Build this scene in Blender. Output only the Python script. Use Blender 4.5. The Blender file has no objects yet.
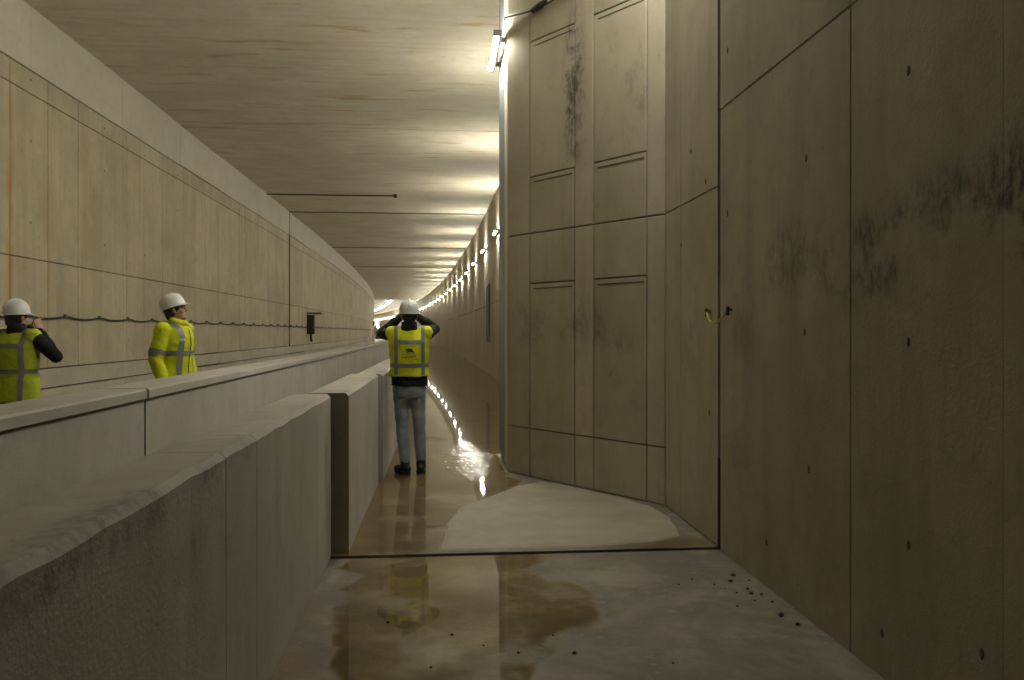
import bpy, bmesh, math, random
import numpy as np
from mathutils import Vector, Matrix, Euler, noise
from mathutils.bvhtree import BVHTree

random.seed(7)
PI = math.pi
sc = bpy.context.scene
COL = sc.collection

# ------------------------------------------------------------------ camera, world, exposure
cd = bpy.data.cameras.new('camera')
cd.sensor_width = 36.0
cd.lens = 800.0 / 1024.0 * 36.0
cd.shift_y = -8.0 / 1024.0
cd.clip_end = 600
cam = bpy.data.objects.new('camera', cd)
COL.objects.link(cam)
cam.location = (0, 0, 1.5)
cam.rotation_euler = (PI / 2, 0, -math.atan(70 / 800))
sc.camera = cam

w = bpy.data.worlds.new('world')
sc.world = w
w.use_nodes = True
w.node_tree.nodes['Background'].inputs[0].default_value = (0.9, 0.95, 1.0, 1)
w.node_tree.nodes['Background'].inputs[1].default_value = 0.02

vs = sc.view_settings
vs.view_transform = 'Standard'
vs.look = 'None'
vs.gamma = 1.0
vs.use_curve_mapping = False
vs.exposure = 0.0

LAMP_POWER = 365.0
LAMP_COLOR = (1.0, 0.975, 0.84, 1)


def bend(y):
    """the tunnel turns left beyond y = 10"""
    return -0.000463 * max(0.0, y - 10.0) ** 2


def bend_left(y):
    """the left wall starts its turn a little later"""
    return -0.000463 * max(0.0, y - 25.0) ** 2


def slope(y):
    return -2 * 0.000463 * max(0.0, y - 10.0)


XL, XR, ZC = -5.86, 1.92, 6.15          # left wall face, right wall face, ceiling
JOINTS = [-7.58, 5.42, 18.5, 31.5, 44.5, 57.5, 70.5, 83.5, 96.5, 109.5, 122.5, 135.5, 148.5,
          161.5, 174.5, 187.5, 200.5, 213.5, 226.5, 239.5, 252.5, 265.5, 278.5, 291.5]

# ------------------------------------------------------------------ node helpers


class NT:
    def __init__(self, name):
        self.m = bpy.data.materials.new(name)
        self.m.use_nodes = True
        self.t = self.m.node_tree
        self.b = self.t.nodes['Principled BSDF']
        self.out = self.t.nodes['Material Output']
        self.geo = None

    def n(self, typ, **kw):
        nd = self.t.nodes.new(typ)
        for k, v in kw.items():
            setattr(nd, k, v)
        return nd

    def link(self, a, b):
        self.t.links.new(a, b)

    def val(self, sock, v):
        if isinstance(v, bpy.types.NodeSocket):
            self.link(v, sock)
        else:
            sock.default_value = v

    def pos(self):
        if self.geo is None:
            self.geo = self.n('ShaderNodeTexCoord').outputs['Object']
        return self.geo

    def math(self, op, a, b=0.0, clamp=False):
        nd = self.n('ShaderNodeMath', operation=op, use_clamp=clamp)
        self.val(nd.inputs[0], a)
        self.val(nd.inputs[1], b)
        return nd.outputs[0]

    def noise(self, scale, detail=4, rough=.55, stretch=(1, 1, 1), off=(0, 0, 0), dist=0.0):
        mp = self.n('ShaderNodeMapping')
        mp.inputs['Scale'].default_value = stretch
        mp.inputs['Location'].default_value = off
        self.link(self.pos(), mp.inputs[0])
        nd = self.n('ShaderNodeTexNoise')
        nd.inputs['Scale'].default_value = scale
        nd.inputs['Detail'].default_value = detail
        nd.inputs['Roughness'].default_value = rough
        nd.inputs['Distortion'].default_value = dist
        self.link(mp.outputs[0], nd.inputs['Vector'])
        return nd.outputs['Fac']

    def ramp(self, fac, lo, hi, a=0.0, b=1.0):
        nd = self.n('ShaderNodeMapRange', interpolation_type='SMOOTHSTEP')
        self.val(nd.inputs['Value'], fac)
        nd.inputs['From Min'].default_value = lo
        nd.inputs['From Max'].default_value = hi
        nd.inputs['To Min'].default_value = a
        nd.inputs['To Max'].default_value = b
        return nd.outputs[0]

    def mix(self, fac, a, b):
        nd = self.n('ShaderNodeMix', data_type='RGBA')
        self.val(nd.inputs['Factor'], fac)
        ca, cb = nd.inputs[6], nd.inputs[7]
        self.val(ca, a if isinstance(a, bpy.types.NodeSocket) else (*a[:3], 1))
        self.val(cb, b if isinstance(b, bpy.types.NodeSocket) else (*b[:3], 1))
        return nd.outputs[2]

    def spot(self, c, r):
        """1 inside an ellipsoid of half-axes r about c, fading to 0 at its surface"""
        mp = self.n('ShaderNodeMapping', vector_type='POINT')
        mp.inputs['Location'].default_value = tuple(-c[i] / r[i] for i in range(3))
        mp.inputs['Scale'].default_value = tuple(1 / r[i] for i in range(3))
        self.link(self.pos(), mp.inputs[0])
        ln = self.n('ShaderNodeVectorMath', operation='LENGTH')
        self.link(mp.outputs[0], ln.inputs[0])
        return self.ramp(ln.outputs['Value'], 0.25, 1.0, 1.0, 0.0)

    def bump(self, h, strength, dist=.02):
        nd = self.n('ShaderNodeBump')
        nd.inputs['Strength'].default_value = strength
        nd.inputs['Distance'].default_value = dist
        self.link(h, nd.inputs['Height'])
        return nd.outputs[0]


def plain(name, col, rough=.6, metal=0.0, var=.12, scale=30, emit=None):
    k = NT(name)
    c = k.mix(k.noise(scale), tuple(x * (1 - var) for x in col), tuple(min(1, x * (1 + var)) for x in col))
    k.link(c, k.b.inputs['Base Color'])
    k.b.inputs['Roughness'].default_value = rough
    k.b.inputs['Metallic'].default_value = metal
    if emit:
        k.b.inputs['Emission Color'].default_value = emit[0]
        k.b.inputs['Emission Strength'].default_value = emit[1]
    return k.m


def concrete(name, base, dark, streak=(1, 1, .12), rust=None, rust_amt=0.0, rust_stretch=(1, 1, .1), smudges=(), pores=.25, stains=(),
             rough=.75, tone=.10, rust_lo=.60, smudge_col=(.07, .066, .06), blot=.7):
    k = NT(name)
    n1 = k.noise(.9, 5, .6)
    n2 = k.noise(3.2, 6, .6, stretch=streak)
    col = k.mix(k.math('MULTIPLY', k.ramp(n1, .35, .7), blot), base, dark)
    col = k.mix(k.math('MULTIPLY', k.ramp(n2, .42, .72), .6), col, dark)
    n3 = k.noise(6.5, 7, .7, off=(5, 8, 2))
    col = k.mix(k.math('MULTIPLY', k.ramp(n3, .5, .72), .35), col, tuple(x * .75 for x in dark))
    fine = k.noise(55, 4, .7)
    col = k.mix(k.math('MULTIPLY', k.ramp(fine, .5, .8), .25), col, tuple(x * .55 for x in base))
    light = k.noise(2.1, 5, .65, off=(7, 3, 1))
    col = k.mix(k.math('MULTIPLY', k.ramp(light, .55, .78), .35), col, tuple(min(1, x * 1.25) for x in base))
    if rust:
        rn = k.noise(1.6, 5, .65, stretch=rust_stretch, off=(2, 5, 3), dist=.4)
        col = k.mix(k.math('MULTIPLY', k.ramp(rn, rust_lo, rust_lo + .16), rust_amt), col, rust)
    if smudges:
        s1 = k.noise(2.6, 6, .65, off=(1, 2, 9))
        s2 = k.noise(26, 6, .8, stretch=(1, 1, .4))
        for c, r, amt in smudges:
            f = k.math('MULTIPLY', k.spot(c, r), 1.6)
            f = k.math('MULTIPLY', f, k.math('MULTIPLY', k.ramp(s1, .42, .6), k.ramp(s2, .40, .60, .25, 1.0)))
            col = k.mix(k.math('MULTIPLY', k.math('MINIMUM', f, 1.0), amt), col, smudge_col)
    for c, r, amt, sc_ in stains:
        f = k.math('MULTIPLY', k.spot(c, r), k.ramp(k.noise(5, 5, .6, stretch=(1, 1, .2)), .35, .6))
        col = k.mix(k.math('MULTIPLY', f, amt), col, sc_)
    vor = k.n('ShaderNodeTexVoronoi')
    vor.inputs['Scale'].default_value = 9
    k.link(k.pos(), vor.inputs['Vector'])
    hole = k.ramp(vor.outputs['Distance'], .03, .075, 1, 0)
    hole = k.math('MULTIPLY', hole, k.ramp(k.noise(2.5, 2, .5, off=(4, 4, 4)), .5, .6))
    col = k.mix(k.math('MULTIPLY', hole, pores), col, tuple(x * .3 for x in dark))
    if tone:
        oi = k.n('ShaderNodeObjectInfo')
        hsv = k.n('ShaderNodeHueSaturation')
        k.link(k.ramp(oi.outputs['Random'], 0, 1, 1 - tone, 1 + tone), hsv.inputs['Value'])
        k.link(col, hsv.inputs['Color'])
        col = hsv.outputs[0]
    k.link(col, k.b.inputs['Base Color'])
    k.b.inputs['Roughness'].default_value = rough
    h = k.math('SUBTRACT', k.math('ADD', fine, k.math('MULTIPLY', n2, .6)), k.math('MULTIPLY', hole, .8))
    k.link(k.bump(h, .25, .012), k.b.inputs['Normal'])
    return k.m


# ------------------------------------------------------------------ mesh helpers
class MB:
    def __init__(self):
        self.v, self.f = [], []

    def add(self, vs_, fs_):
        o = len(self.v)
        self.v += [tuple(p) for p in vs_]
        self.f += [tuple(i + o for i in q) for q in fs_]
        return self

    def box(self, x0, x1, y0, y1, z0, z1):
        v = [(x, y, z) for z in (z0, z1) for y in (y0, y1) for x in (x0, x1)]
        return self.add(v, [(0, 2, 3, 1), (4, 5, 7, 6), (0, 1, 5, 4), (2, 6, 7, 3), (0, 4, 6, 2), (1, 3, 7, 5)])

    def tube(self, pts, r, seg=8, ry=None):
        pts = [Vector(p) for p in pts]
        rs = r if isinstance(r, (list, tuple)) else [r] * len(pts)
        rings, up0 = [], None
        for i, p in enumerate(pts):
            d = (pts[min(i + 1, len(pts) - 1)] - pts[max(i - 1, 0)]).normalized()
            if up0 is None:
                up0 = Vector((0, 0, 1)) if abs(d.z) < .9 else Vector((1, 0, 0))
            u = d.cross(up0).normalized()
            up0 = u.cross(d).normalized()
            rings.append([p + (u * math.cos(a) + up0 * math.sin(a) * (ry or 1)) * rs[i] for a in [2 * PI * k / seg for k in range(seg)]])
        v = [q for ring in rings for q in ring]
        f = [(i * seg + k, i * seg + (k + 1) % seg, (i + 1) * seg + (k + 1) % seg, (i + 1) * seg + k) for i in range(len(pts) - 1) for k in range(seg)]
        f += [tuple(range(seg))[::-1], tuple((len(pts) - 1) * seg + k for k in range(seg))]
        return self.add(v, f)

    def ell(self, c, r, M=None, nu=16, nv=10):
        v, f = [], []
        for j in range(nv + 1):
            t = PI * j / nv
            for i in range(nu):
                a = 2 * PI * i / nu
                p = Vector((r[0] * math.sin(t) * math.cos(a), r[1] * math.sin(t) * math.sin(a), r[2] * math.cos(t)))
                if M:
                    p = M @ p
                v.append(p + Vector(c))
        for j in range(nv):
            for i in range(nu):
                f.append((j * nu + i, (j + 1) * nu + i, (j + 1) * nu + (i + 1) % nu, j * nu + (i + 1) % nu))
        return self.add(v, f)

    def capsules(self, pts, seg=12):
        """closed tapered limb with round joints: pts = [(p, r), ...]"""
        self.tube([p for p, r in pts], [r for p, r in pts], seg)
        for p, r in pts:
            self.ell(p, (r, r, r), None, seg, 8)
        return self

    def loft(self, secs, seg=28):
        """closed stack of ellipses (z, rx, ry, cx, cy)"""
        v = [(cx + rx * math.cos(2 * PI * k / seg), cy + ry * math.sin(2 * PI * k / seg), z) for z, rx, ry, cx, cy in secs for k in range(seg)]
        f = [(i * seg + k, i * seg + (k + 1) % seg, (i + 1) * seg + (k + 1) % seg, (i + 1) * seg + k) for i in range(len(secs) - 1) for k in range(seg)]
        f += [tuple(range(seg))[::-1], tuple((len(secs) - 1) * seg + k for k in range(seg))]
        return self.add(v, f)

    def prism(self, pts2, z0, z1):
        n = len(pts2)
        v = [(x, y, z0) for x, y in pts2] + [(x, y, z1) for x, y in pts2]
        f = [tuple(range(n))[::-1], tuple(range(n, 2 * n))] + [(i, (i + 1) % n, n + (i + 1) % n, n + i) for i in range(n)]
        return self.add(v, f)

    def mesh(self, name):
        me = bpy.data.meshes.new(name)
        me.from_pydata(self.v, [], self.f)
        me.update()
        bm = bmesh.new()
        bm.from_mesh(me)
        bmesh.ops.recalc_face_normals(bm, faces=bm.faces)
        bm.to_mesh(me)
        bm.free()
        return me

    def build(self, name, mat, parent=None, smooth=False, bevel=0.0, seg=2):
        me = self.mesh(name)
        if bevel:
            bm = bmesh.new()
            bm.from_mesh(me)
            bmesh.ops.bevel(bm, geom=[e for e in bm.edges if e.is_manifold and e.calc_face_angle(0) > .5], offset=bevel, segments=seg, affect='EDGES', profile=.5)
            bm.to_mesh(me)
            bm.free()
        return link(name, me, mat, parent, smooth)


def link(name, me, mat, parent=None, smooth=False):
    o = bpy.data.objects.new(name, me)
    COL.objects.link(o)
    if mat:
        me.materials.clear()
        me.materials.append(mat)
    if smooth:
        me.polygons.foreach_set('use_smooth', [True] * len(me.polygons))
    o.parent = parent
    return o


def empty(name, loc, rz=0.0, scale=1.0):
    o = bpy.data.objects.new(name, None)
    COL.objects.link(o)
    o.location = loc
    o.rotation_euler = (0, 0, rz)
    o.scale = (scale,) * 3
    o.empty_display_size = .1
    return o


def tag(o, label=None, cat=None, group=None, kind=None):
    for k, v in (('label', label), ('category', cat), ('group', group), ('kind', kind)):
        if v:
            o[k] = v
    return o


def copy_tree(o, parent=None):
    c = o.copy()
    COL.objects.link(c)
    c.parent = parent
    for ch in list(o.children):
        copy_tree(ch, c)
    return c


def vox(mb, voxel, smooth_it=6, name='m'):
    """union of closed shapes as one continuous smooth surface"""
    me = mb.mesh(name)
    tmp = bpy.data.objects.new('tmp', me)
    COL.objects.link(tmp)
    r = tmp.modifiers.new('r', 'REMESH')
    r.mode = 'VOXEL'
    r.voxel_size = voxel
    if smooth_it:
        s = tmp.modifiers.new('s', 'SMOOTH')
        s.factor = .5
        s.iterations = smooth_it
    dg = bpy.context.evaluated_depsgraph_get()
    out = bpy.data.meshes.new_from_object(tmp.evaluated_get(dg))
    bpy.data.objects.remove(tmp)
    bpy.data.meshes.remove(me)
    out.name = name
    return out


# ------------------------------------------------------------------ materials
M = {}
TAN, TAN_D = (.47, .41, .29), (.30, .255, .165)
M['left_panel'] = concrete('concrete_left_panel', (.50, .44, .31), (.35, .295, .19), streak=(1, 1.6, .07), rust=(.40, .25, .08), rust_amt=.55,
                           rust_stretch=(1, 1.3, .06), rust_lo=.60, tone=.05, pores=.35,
                           stains=[((-5.86, 11.45, 3.2), (.4, .14, 2.4), .9, (.42, .24, .06)), ((-5.86, 12.5, 2.6), (.4, .12, 2.0), .6, (.42, .26, .08)),
                                   ((-5.86, 13.9, 3.6), (.4, .3, 1.4), .35, (.36, .25, .10)), ((-5.86, 26.2, 3.0), (.6, .12, 2.4), .5, (.60, .54, .36))])
M['left_band'] = concrete('concrete_left_band', (.56, .52, .42), (.48, .44, .34), streak=(1, .3, 1), tone=.03, pores=.8)
M['left_base'] = concrete('concrete_left_base', (.48, .44, .36), (.36, .33, .26), streak=(1, .3, 1), tone=.05)
M['ceiling'] = concrete('concrete_ceiling', (.64, .59, .47), (.51, .45, .34), streak=(.15, 2.5, 1), rust=(.40, .22, .055), rust_amt=.75,
                        rust_stretch=(.32, 1.9, 1), rust_lo=.55, tone=.03)
M['right_panel'] = concrete('concrete_right_panel', (.445, .405, .31), (.30, .268, .197), rust=(.30, .21, .10), rust_amt=.3, tone=.05, pores=.6,
                            smudges=[((1.92, 2.9, 1.9), (.6, 1.0, .33), .85), ((1.92, 3.55, 1.82), (.6, .55, .28), .6), ((1.92, 4.3, 1.9), (.6, .5, .3), .5),
                                     ((1.92, 5.0, 1.6), (.6, .3, .5), .35), ((1.92, 5.0, .7), (.6, .3, .5), .25), ((1.92, 2.3, 1.95), (.6, .6, .4), .85)])
M['wedge_panel'] = concrete('concrete_angled_panel', (.495, .452, .348), (.352, .312, .228), rust=(.34, .23, .09), rust_amt=.35, tone=.07, pores=.5,
                            smudges=[((1.27, 7.72, 3.9), (.16, .2, 1.0), .9), ((1.3, 7.6, 1.55), (.35, .5, .5), .55), ((1.55, 7.3, 1.3), (.3, .5, .4), .4),
                                     ((.9, 8.2, 1.6), (.3, .4, .4), .35), ((1.75, 7.0, 3.8), (.3, .25, .5), .3), ((1.92, 6.0, 1.5), (.3, .4, .6), .25)])
M['wedge_strip'] = concrete('concrete_pale_strip', (.56, .51, .40), (.41, .365, .275), rust=(.34, .23, .09), rust_amt=.25, tone=.03,
                            smudges=[((1.27, 7.72, 3.9), (.2, .25, 1.1), .85), ((1.25, 7.75, 1.6), (.3, .4, .7), .4)])
M['far_panel'] = concrete('concrete_far_panel', (.45, .40, .30), (.33, .285, .20), tone=.05)
M['backing'] = concrete('concrete_joint', (.11, .09, .055), (.06, .05, .03), tone=0)
M['rubber'] = plain('dark_joint_rubber', (.018, .017, .016), .7)
M['barrier'] = concrete('concrete_barrier_mat', (.44, .415, .36), (.33, .305, .255), streak=(1, 1, .3), tone=.04, pores=.7,
                        smudges=[((-.76, 2.0, 1.05), (.12, 2.0, .10), .5), ((-.74, 2.5, .95), (.2, .25, .2), .35)])
M['barrier_top'] = concrete('concrete_worn_top', (.42, .38, .31), (.24, .20, .15), streak=(1, 1, 1), tone=.04, pores=.4,
                            smudges=[((-.78, 2.0, 1.08), (.1, 2.2, .1), .55)], smudge_col=(.12, .10, .08))
M['steel'] = plain('grey_sheet_steel', (.23, .235, .25), .5, .4, .2, 8)
M['white_metal'] = plain('white_lamp_housing', (.75, .75, .72), .45)
M['grey_metal'] = plain('grey_bracket_steel', (.16, .16, .165), .45, .7)
M['black'] = plain('black_cable_rubber', (.015, .015, .016), .55)
M['box_black'] = plain('black_painted_box', (.02, .02, .02), .5)
M['earth'] = plain('yellow_green_insulation', (.42, .40, .03), .45, 0, .3, 60)
M['bolt'] = plain('galvanised_bolt', (.10, .095, .09), .45, .8)
M['tube'] = plain('lit_fluorescent_tube', (1, 1, 1), .5, 0, 0, 1, (LAMP_COLOR, LAMP_POWER))
M['cooltube'] = plain('lit_cool_white_tube', (1, 1, 1), .5, 0, 0, 1, ((.74, .83, 1.0, 1), 110.0))
M['worklight'] = plain('lit_work_lamp', (1, 1, 1), .5, 0, 0, 1, ((1, .92, .75, 1), 60.0))
M['door'] = plain('dark_niche_door', (.05, .048, .045), .5)
M['hole'] = plain('tie_hole_shadowed_plug', (.12, .11, .09), .8)
M['stone'] = plain('black_crumbs', (.02, .018, .016), .8, 0, .5, 40)
M['lane'] = concrete('concrete_lane', (.42, .39, .32), (.30, .27, .21), streak=(1, 1, 1), tone=.03)

# ---- floor: dry / damp / rust through vertex attributes
k = NT('concrete_wet_floor')


def attr(k, name):
    a = k.n('ShaderNodeAttribute')
    a.attribute_name = name
    return a.outputs['Fac']


n1 = k.noise(2.2, 7, .65)
n2 = k.noise(7, 6, .7, off=(3, 1, 0))
fine = k.noise(60, 3, .7)
dry = k.mix(k.ramp(n1, .35, .7), (.215, .190, .148), (.138, .122, .096))
dry = k.mix(k.math('MULTIPLY', k.ramp(n2, .46, .68), .6), dry, (.10, .088, .068))
n4 = k.noise(1.1, 6, .6, off=(9, 4, 0), dist=1.0)
dry = k.mix(k.math('MULTIPLY', k.ramp(n4, .45, .58), .8), dry, (.118, .106, .086))
n5 = k.noise(14, 6, .75, off=(2, 7, 0))
dry = k.mix(k.math('MULTIPLY', k.ramp(n5, .56, .70), .45), dry, (.31, .285, .235))
wetv = k.math('ADD', attr(k, 'wet'), k.math('MULTIPLY', k.math('SUBTRACT', k.noise(3.5, 5, .5, off=(3, 1, 0)), .5), .45))
wf = k.ramp(wetv, -.10, .06)
damp = k.mix(k.ramp(n1, .35, .7), (.25, .215, .14), (.14, .12, .085))
damp = k.mix(k.math('MULTIPLY', k.ramp(n5, .54, .70), .4), damp, (.27, .235, .16))
damp = k.mix(k.math('MULTIPLY', k.ramp(n4, .45, .6), .5), damp, (.10, .088, .066))
col = k.mix(wf, dry, damp)
rv = k.math('ADD', attr(k, 'rust'), k.math('MULTIPLY', k.math('SUBTRACT', n1, .5), 1.3))
rf = k.ramp(rv, .25, .9, 0, .75)
col = k.mix(rf, col, (.19, .115, .045))
pv = k.math('ADD', attr(k, 'pale'), k.math('MULTIPLY', k.math('SUBTRACT', n2, .5), 1.2))
col = k.mix(k.ramp(pv, .3, .9, 0, .7), col, (.31, .28, .22))
col = k.mix(k.math('MULTIPLY', k.ramp(fine, .55, .8), .2), col, (.15, .13, .10))
k.link(col, k.b.inputs['Base Color'])
k.link(k.ramp(wf, 0, 1, .72, .42), k.b.inputs['Roughness'])
k.link(k.bump(k.math('ADD', n2, k.math('MULTIPLY', fine, .4)), .3, .015), k.b.inputs['Normal'])
M['floor'] = k.m

k = NT('screed_concrete')
n1 = k.noise(1.6, 6, .65)
n2 = k.noise(6, 6, .7)
col = k.mix(k.ramp(n1, .35, .7), (.33, .295, .23), (.255, .228, .175))
col = k.mix(k.math('MULTIPLY', k.ramp(n2, .5, .75), .4), col, (.24, .215, .165))
k.link(col, k.b.inputs['Base Color'])
k.b.inputs['Roughness'].default_value = .65
k.link(k.bump(n2, .25, .015), k.b.inputs['Normal'])
M['screed'] = k.m

# ---- water film
k = NT('shallow_water')
k.t.nodes.remove(k.b)
sp = k.spot((.34, 9.4, 0), (.9, 2.1, 1))
rip = k.noise(10, 2, .5, dist=.9)
slow = k.noise(1.6, 3, .5)
h = k.math('ADD', k.math('MULTIPLY', k.math('MULTIPLY', rip, sp), 1.0), k.math('MULTIPLY', slow, .10))
bp = k.bump(h, .30, .012)
fr = k.n('ShaderNodeFresnel')
fr.inputs['IOR'].default_value = 1.36
k.link(bp, fr.inputs['Normal'])
tr = k.n('ShaderNodeBsdfTransparent')
tr.inputs[0].default_value = (.86, .78, .62, 1)
gl = k.n('ShaderNodeBsdfGlossy')
gl.inputs['Roughness'].default_value = .025
k.link(bp, gl.inputs['Normal'])
mx = k.n('ShaderNodeMixShader')
k.link(fr.outputs[0], mx.inputs[0])
k.link(tr.outputs[0], mx.inputs[1])
k.link(gl.outputs[0], mx.inputs[2])
clear = k.n('ShaderNodeBsdfTransparent')
mx2 = k.n('ShaderNodeMixShader')
ed = k.math('ADD', attr(k, 'wet'), k.math('MULTIPLY', k.math('SUBTRACT', k.noise(3.5, 5, .5, off=(3, 1, 0)), .5), .45))
sx = k.n('ShaderNodeSeparateXYZ')
k.link(k.pos(), sx.inputs[0])
patch = k.math('MAXIMUM', k.ramp(k.noise(2.6, 6, .65, off=(8, 8, 0)), .36, .54, .35, 1.0), k.ramp(sx.outputs['Y'], 5.8, 8.0))   # thin film on the near slab
k.link(k.math('MULTIPLY', k.ramp(ed, -.04, .06), patch), mx2.inputs[0])
k.link(clear.outputs[0], mx2.inputs[1])
k.link(mx.outputs[0], mx2.inputs[2])
k.link(mx2.outputs[0], k.out.inputs['Surface'])
M['water'] = k.m

# ------------------------------------------------------------------ structure


def panel_mesh(A, B, z0, z1, n, t=.03, gap=.008, ch=.005):
    A, B, n = Vector((*A, 0)), Vector((*B, 0)), Vector((*n, 0)).normalized()
    d = (B - A).normalized()
    A2, B2 = A + d * gap, B - d * gap
    v = []
    for off, ins in ((-t, 0), (-ch, 0), (0, ch)):
        a, b = A2 + d * ins + n * off, B2 - d * ins + n * off
        for p, z in ((a, z0 + gap + ins), (b, z0 + gap + ins), (b, z1 - gap - ins), (a, z1 - gap - ins)):
            v.append((p.x, p.y, z))
    f = [(8, 9, 10, 11)]
    for r in (0, 4):
        f += [(r + i, r + (i + 1) % 4, r + 4 + (i + 1) % 4, r + 4 + i) for i in range(4)]
    return MB().add(v, f)


def panel(parent, mat, A, B, z0, z1, n, name='panel', **kw):
    return panel_mesh(A, B, z0, z1, n, **kw).build(name, mat, parent)


def strip_solid(pts_in, pts_out, z0, z1):
    """wall solid between an inner and an outer plan line"""
    n = len(pts_in)
    v = [(x, y, z) for z in (z0, z1) for x, y in pts_in] + [(x, y, z) for z in (z0, z1) for x, y in pts_out]
    f = []
    for i in range(n - 1):
        f += [(i, i + 1, n + i + 1, n + i), (2 * n + i, 3 * n + i, 3 * n + i + 1, 2 * n + i + 1),
              (i, 2 * n + i, 2 * n + i + 1, i + 1), (n + i, n + i + 1, 3 * n + i + 1, 3 * n + i)]
    f += [(0, n, 3 * n, 2 * n), (n - 1, 3 * n - 1, 4 * n - 1, 2 * n - 1)]
    return MB().add(v, f)


ys = [-8] + list(np.arange(5, 300, 3.0))
# left wall
wl = strip_solid([(XL - .03 + bend_left(y), y) for y in ys], [(XL - .5 + bend_left(y), y) for y in ys], 0, ZC).build('wall_left', M['backing'])
tag(wl, 'long pale concrete wall of cast panels on the far side of the lane', kind='structure')
for jy in JOINTS[3:4]:
    if jy > 10:
        MB().box(XL + bend_left(jy) - .02, XL + bend_left(jy) + .032, jy - .03, jy + .03, .96, ZC).build('joint_seal', M['backing'], wl)
ycuts = [-7.58, -5, -2.6, -.2, 2.0, 3.7, 5.42, 7.4, 9.5, 11.45, 12.5, 13.5, 15.5, 17.4, 19.65, 21.7, 23.8, 26.2, 28.9, 31.5, 34.7, 38, 41.2] + JOINTS[4:]
rows = [(.67, .96, 'left_base', 'base_panel'), (.96, 2.55, 'left_panel', 'panel'), (2.55, 4.91, 'left_panel', 'panel'), (4.91, 5.24, 'left_panel', 'panel')]
for a, b in zip(ycuts[:-1], ycuts[1:]):
    A, B = (XL + bend_left(a), a), (XL + bend_left(b), b)
    for z0, z1, m, nm in rows:
        if nm == 'base_panel':
            continue
        panel(wl, M[m], A, B, z0, z1, (1, 0), nm, gap=.007)
for a, b in zip(JOINTS[:-1], JOINTS[1:]):
    cuts = [a + (b - a) * i / 4 for i in range(5)]
    for i in range(4):          # base course, ledge and upper band follow the bend in shorter pieces
        p, q = cuts[i], cuts[i + 1]
        g = .012 if i in (0,) else .002
        panel(wl, M['left_base'], (XL + .03 + bend_left(p), p), (XL + .03 + bend_left(q), q), .67, .95, (1, 0), 'base_panel', t=.07, gap=g)
        panel(wl, M['left_base'], (XL + .07 + bend_left(p), p), (XL + .07 + bend_left(q), q), 0, .655, (1, 0), 'plinth_panel', t=.11, gap=g)
        panel(wl, M['left_band'], (XL + .02 + bend_left(p), p), (XL + .02 + bend_left(q), q), 5.24, ZC, (1, 0), 'upper_band', t=.06, gap=g)

# ceiling
ce = MB()
v, f = [], []
for i, y in enumerate(ys):
    for x, z in ((XL - .5, ZC + .06), (XR + .6, ZC + .06), (XL - .5, ZC + .4), (XR + .6, ZC + .4)):
        v.append((x + bend(y), y, z))
    if i:
        o = 4 * i
        f += [(o - 4, o - 3, o + 1, o), (o - 2, o + 2, o + 3, o - 1)]
co = ce.add(v, f).build('ceiling', M['backing'])
tag(co, 'concrete tunnel roof crossed by joints and rust smears', kind='structure')
for a, b in zip(JOINTS[:-1], JOINTS[1:]):
    yy = [a + .018] + [a + (b - a) * i / 5 for i in range(1, 5)] + [b - .018]
    v, f = [], []
    for i, y in enumerate(yy):
        for x, z in ((XL - .1, ZC), (XR + .3, ZC), (XR + .3, ZC + .07), (XL - .1, ZC + .07)):
            v.append((x + bend(y), y, z))
        if i:
            o = 4 * i
            f += [(o - 4 + j, o - 4 + (j + 1) % 4, o + (j + 1) % 4, o + j) for j in range(4)]
    f += [(0, 1, 2, 3), tuple(4 * 5 + j for j in (3, 2, 1, 0))]
    MB().add(v, f).build('roof_slab', M['ceiling'], co)

for jy in JOINTS[3:6]:
    MB().box(XL + bend_left(jy) + .03, XR + bend(jy) - .05, jy - .03, jy + .03, ZC - .03, ZC + .01).build('joint_strip', M['backing'], co)

# right wall with the angled return
P, Q = Vector((XR, 6.77)), Vector((.70, 8.54))
LW = (Q - P).length
dW = (Q - P) / LW
nW = (dW.y * -1, dW.x)
plan = [(XR + .03, -8), (XR + .03, 6.79), (.735, 8.575), (.735, 9.78), (1.93, 11.4)] + [(1.93 + bend(y), y) for y in np.arange(14, 300, 3.0)]
outer = [(XR + .5, p[1]) if p[1] < 13 else (p[0] + .45, p[1]) for p in plan]
wr = strip_solid(plan, outer, -.05, ZC + .1).build('wall_right', M['backing'])
tag(wr, 'concrete wall of large cast panels beside the footway', kind='structure')
yr = [-7.58, -5.4, -3.2, -1.0, .8, 2.59, 3.62, 5.40]
for i, (a, b) in enumerate(zip(yr[:-1], yr[1:])):
    for z0, z1 in ((-.02, 3.04), (3.04, ZC)):
        o = panel_mesh((XR, b), (XR, a - (.004 if a == 2.59 else 0)), z0, z1, (-1, 0), gap=.0005 if 2.59 in (a, b) and 3.62 not in (a, b) else .0045, ch=.001 if 2.59 in (a, b) else .004).build('panel', M['right_panel'], wr)
for a, b, m in ((5.44, 6.31, 'wedge_panel'), (6.31, 6.77, 'wedge_panel')):
    for z0, z1 in ((0, 2.52), (2.52, ZC)):
        panel(wr, M[m], (XR, b), (XR, a), z0, z1, (-1, 0), gap=.004)
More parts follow.
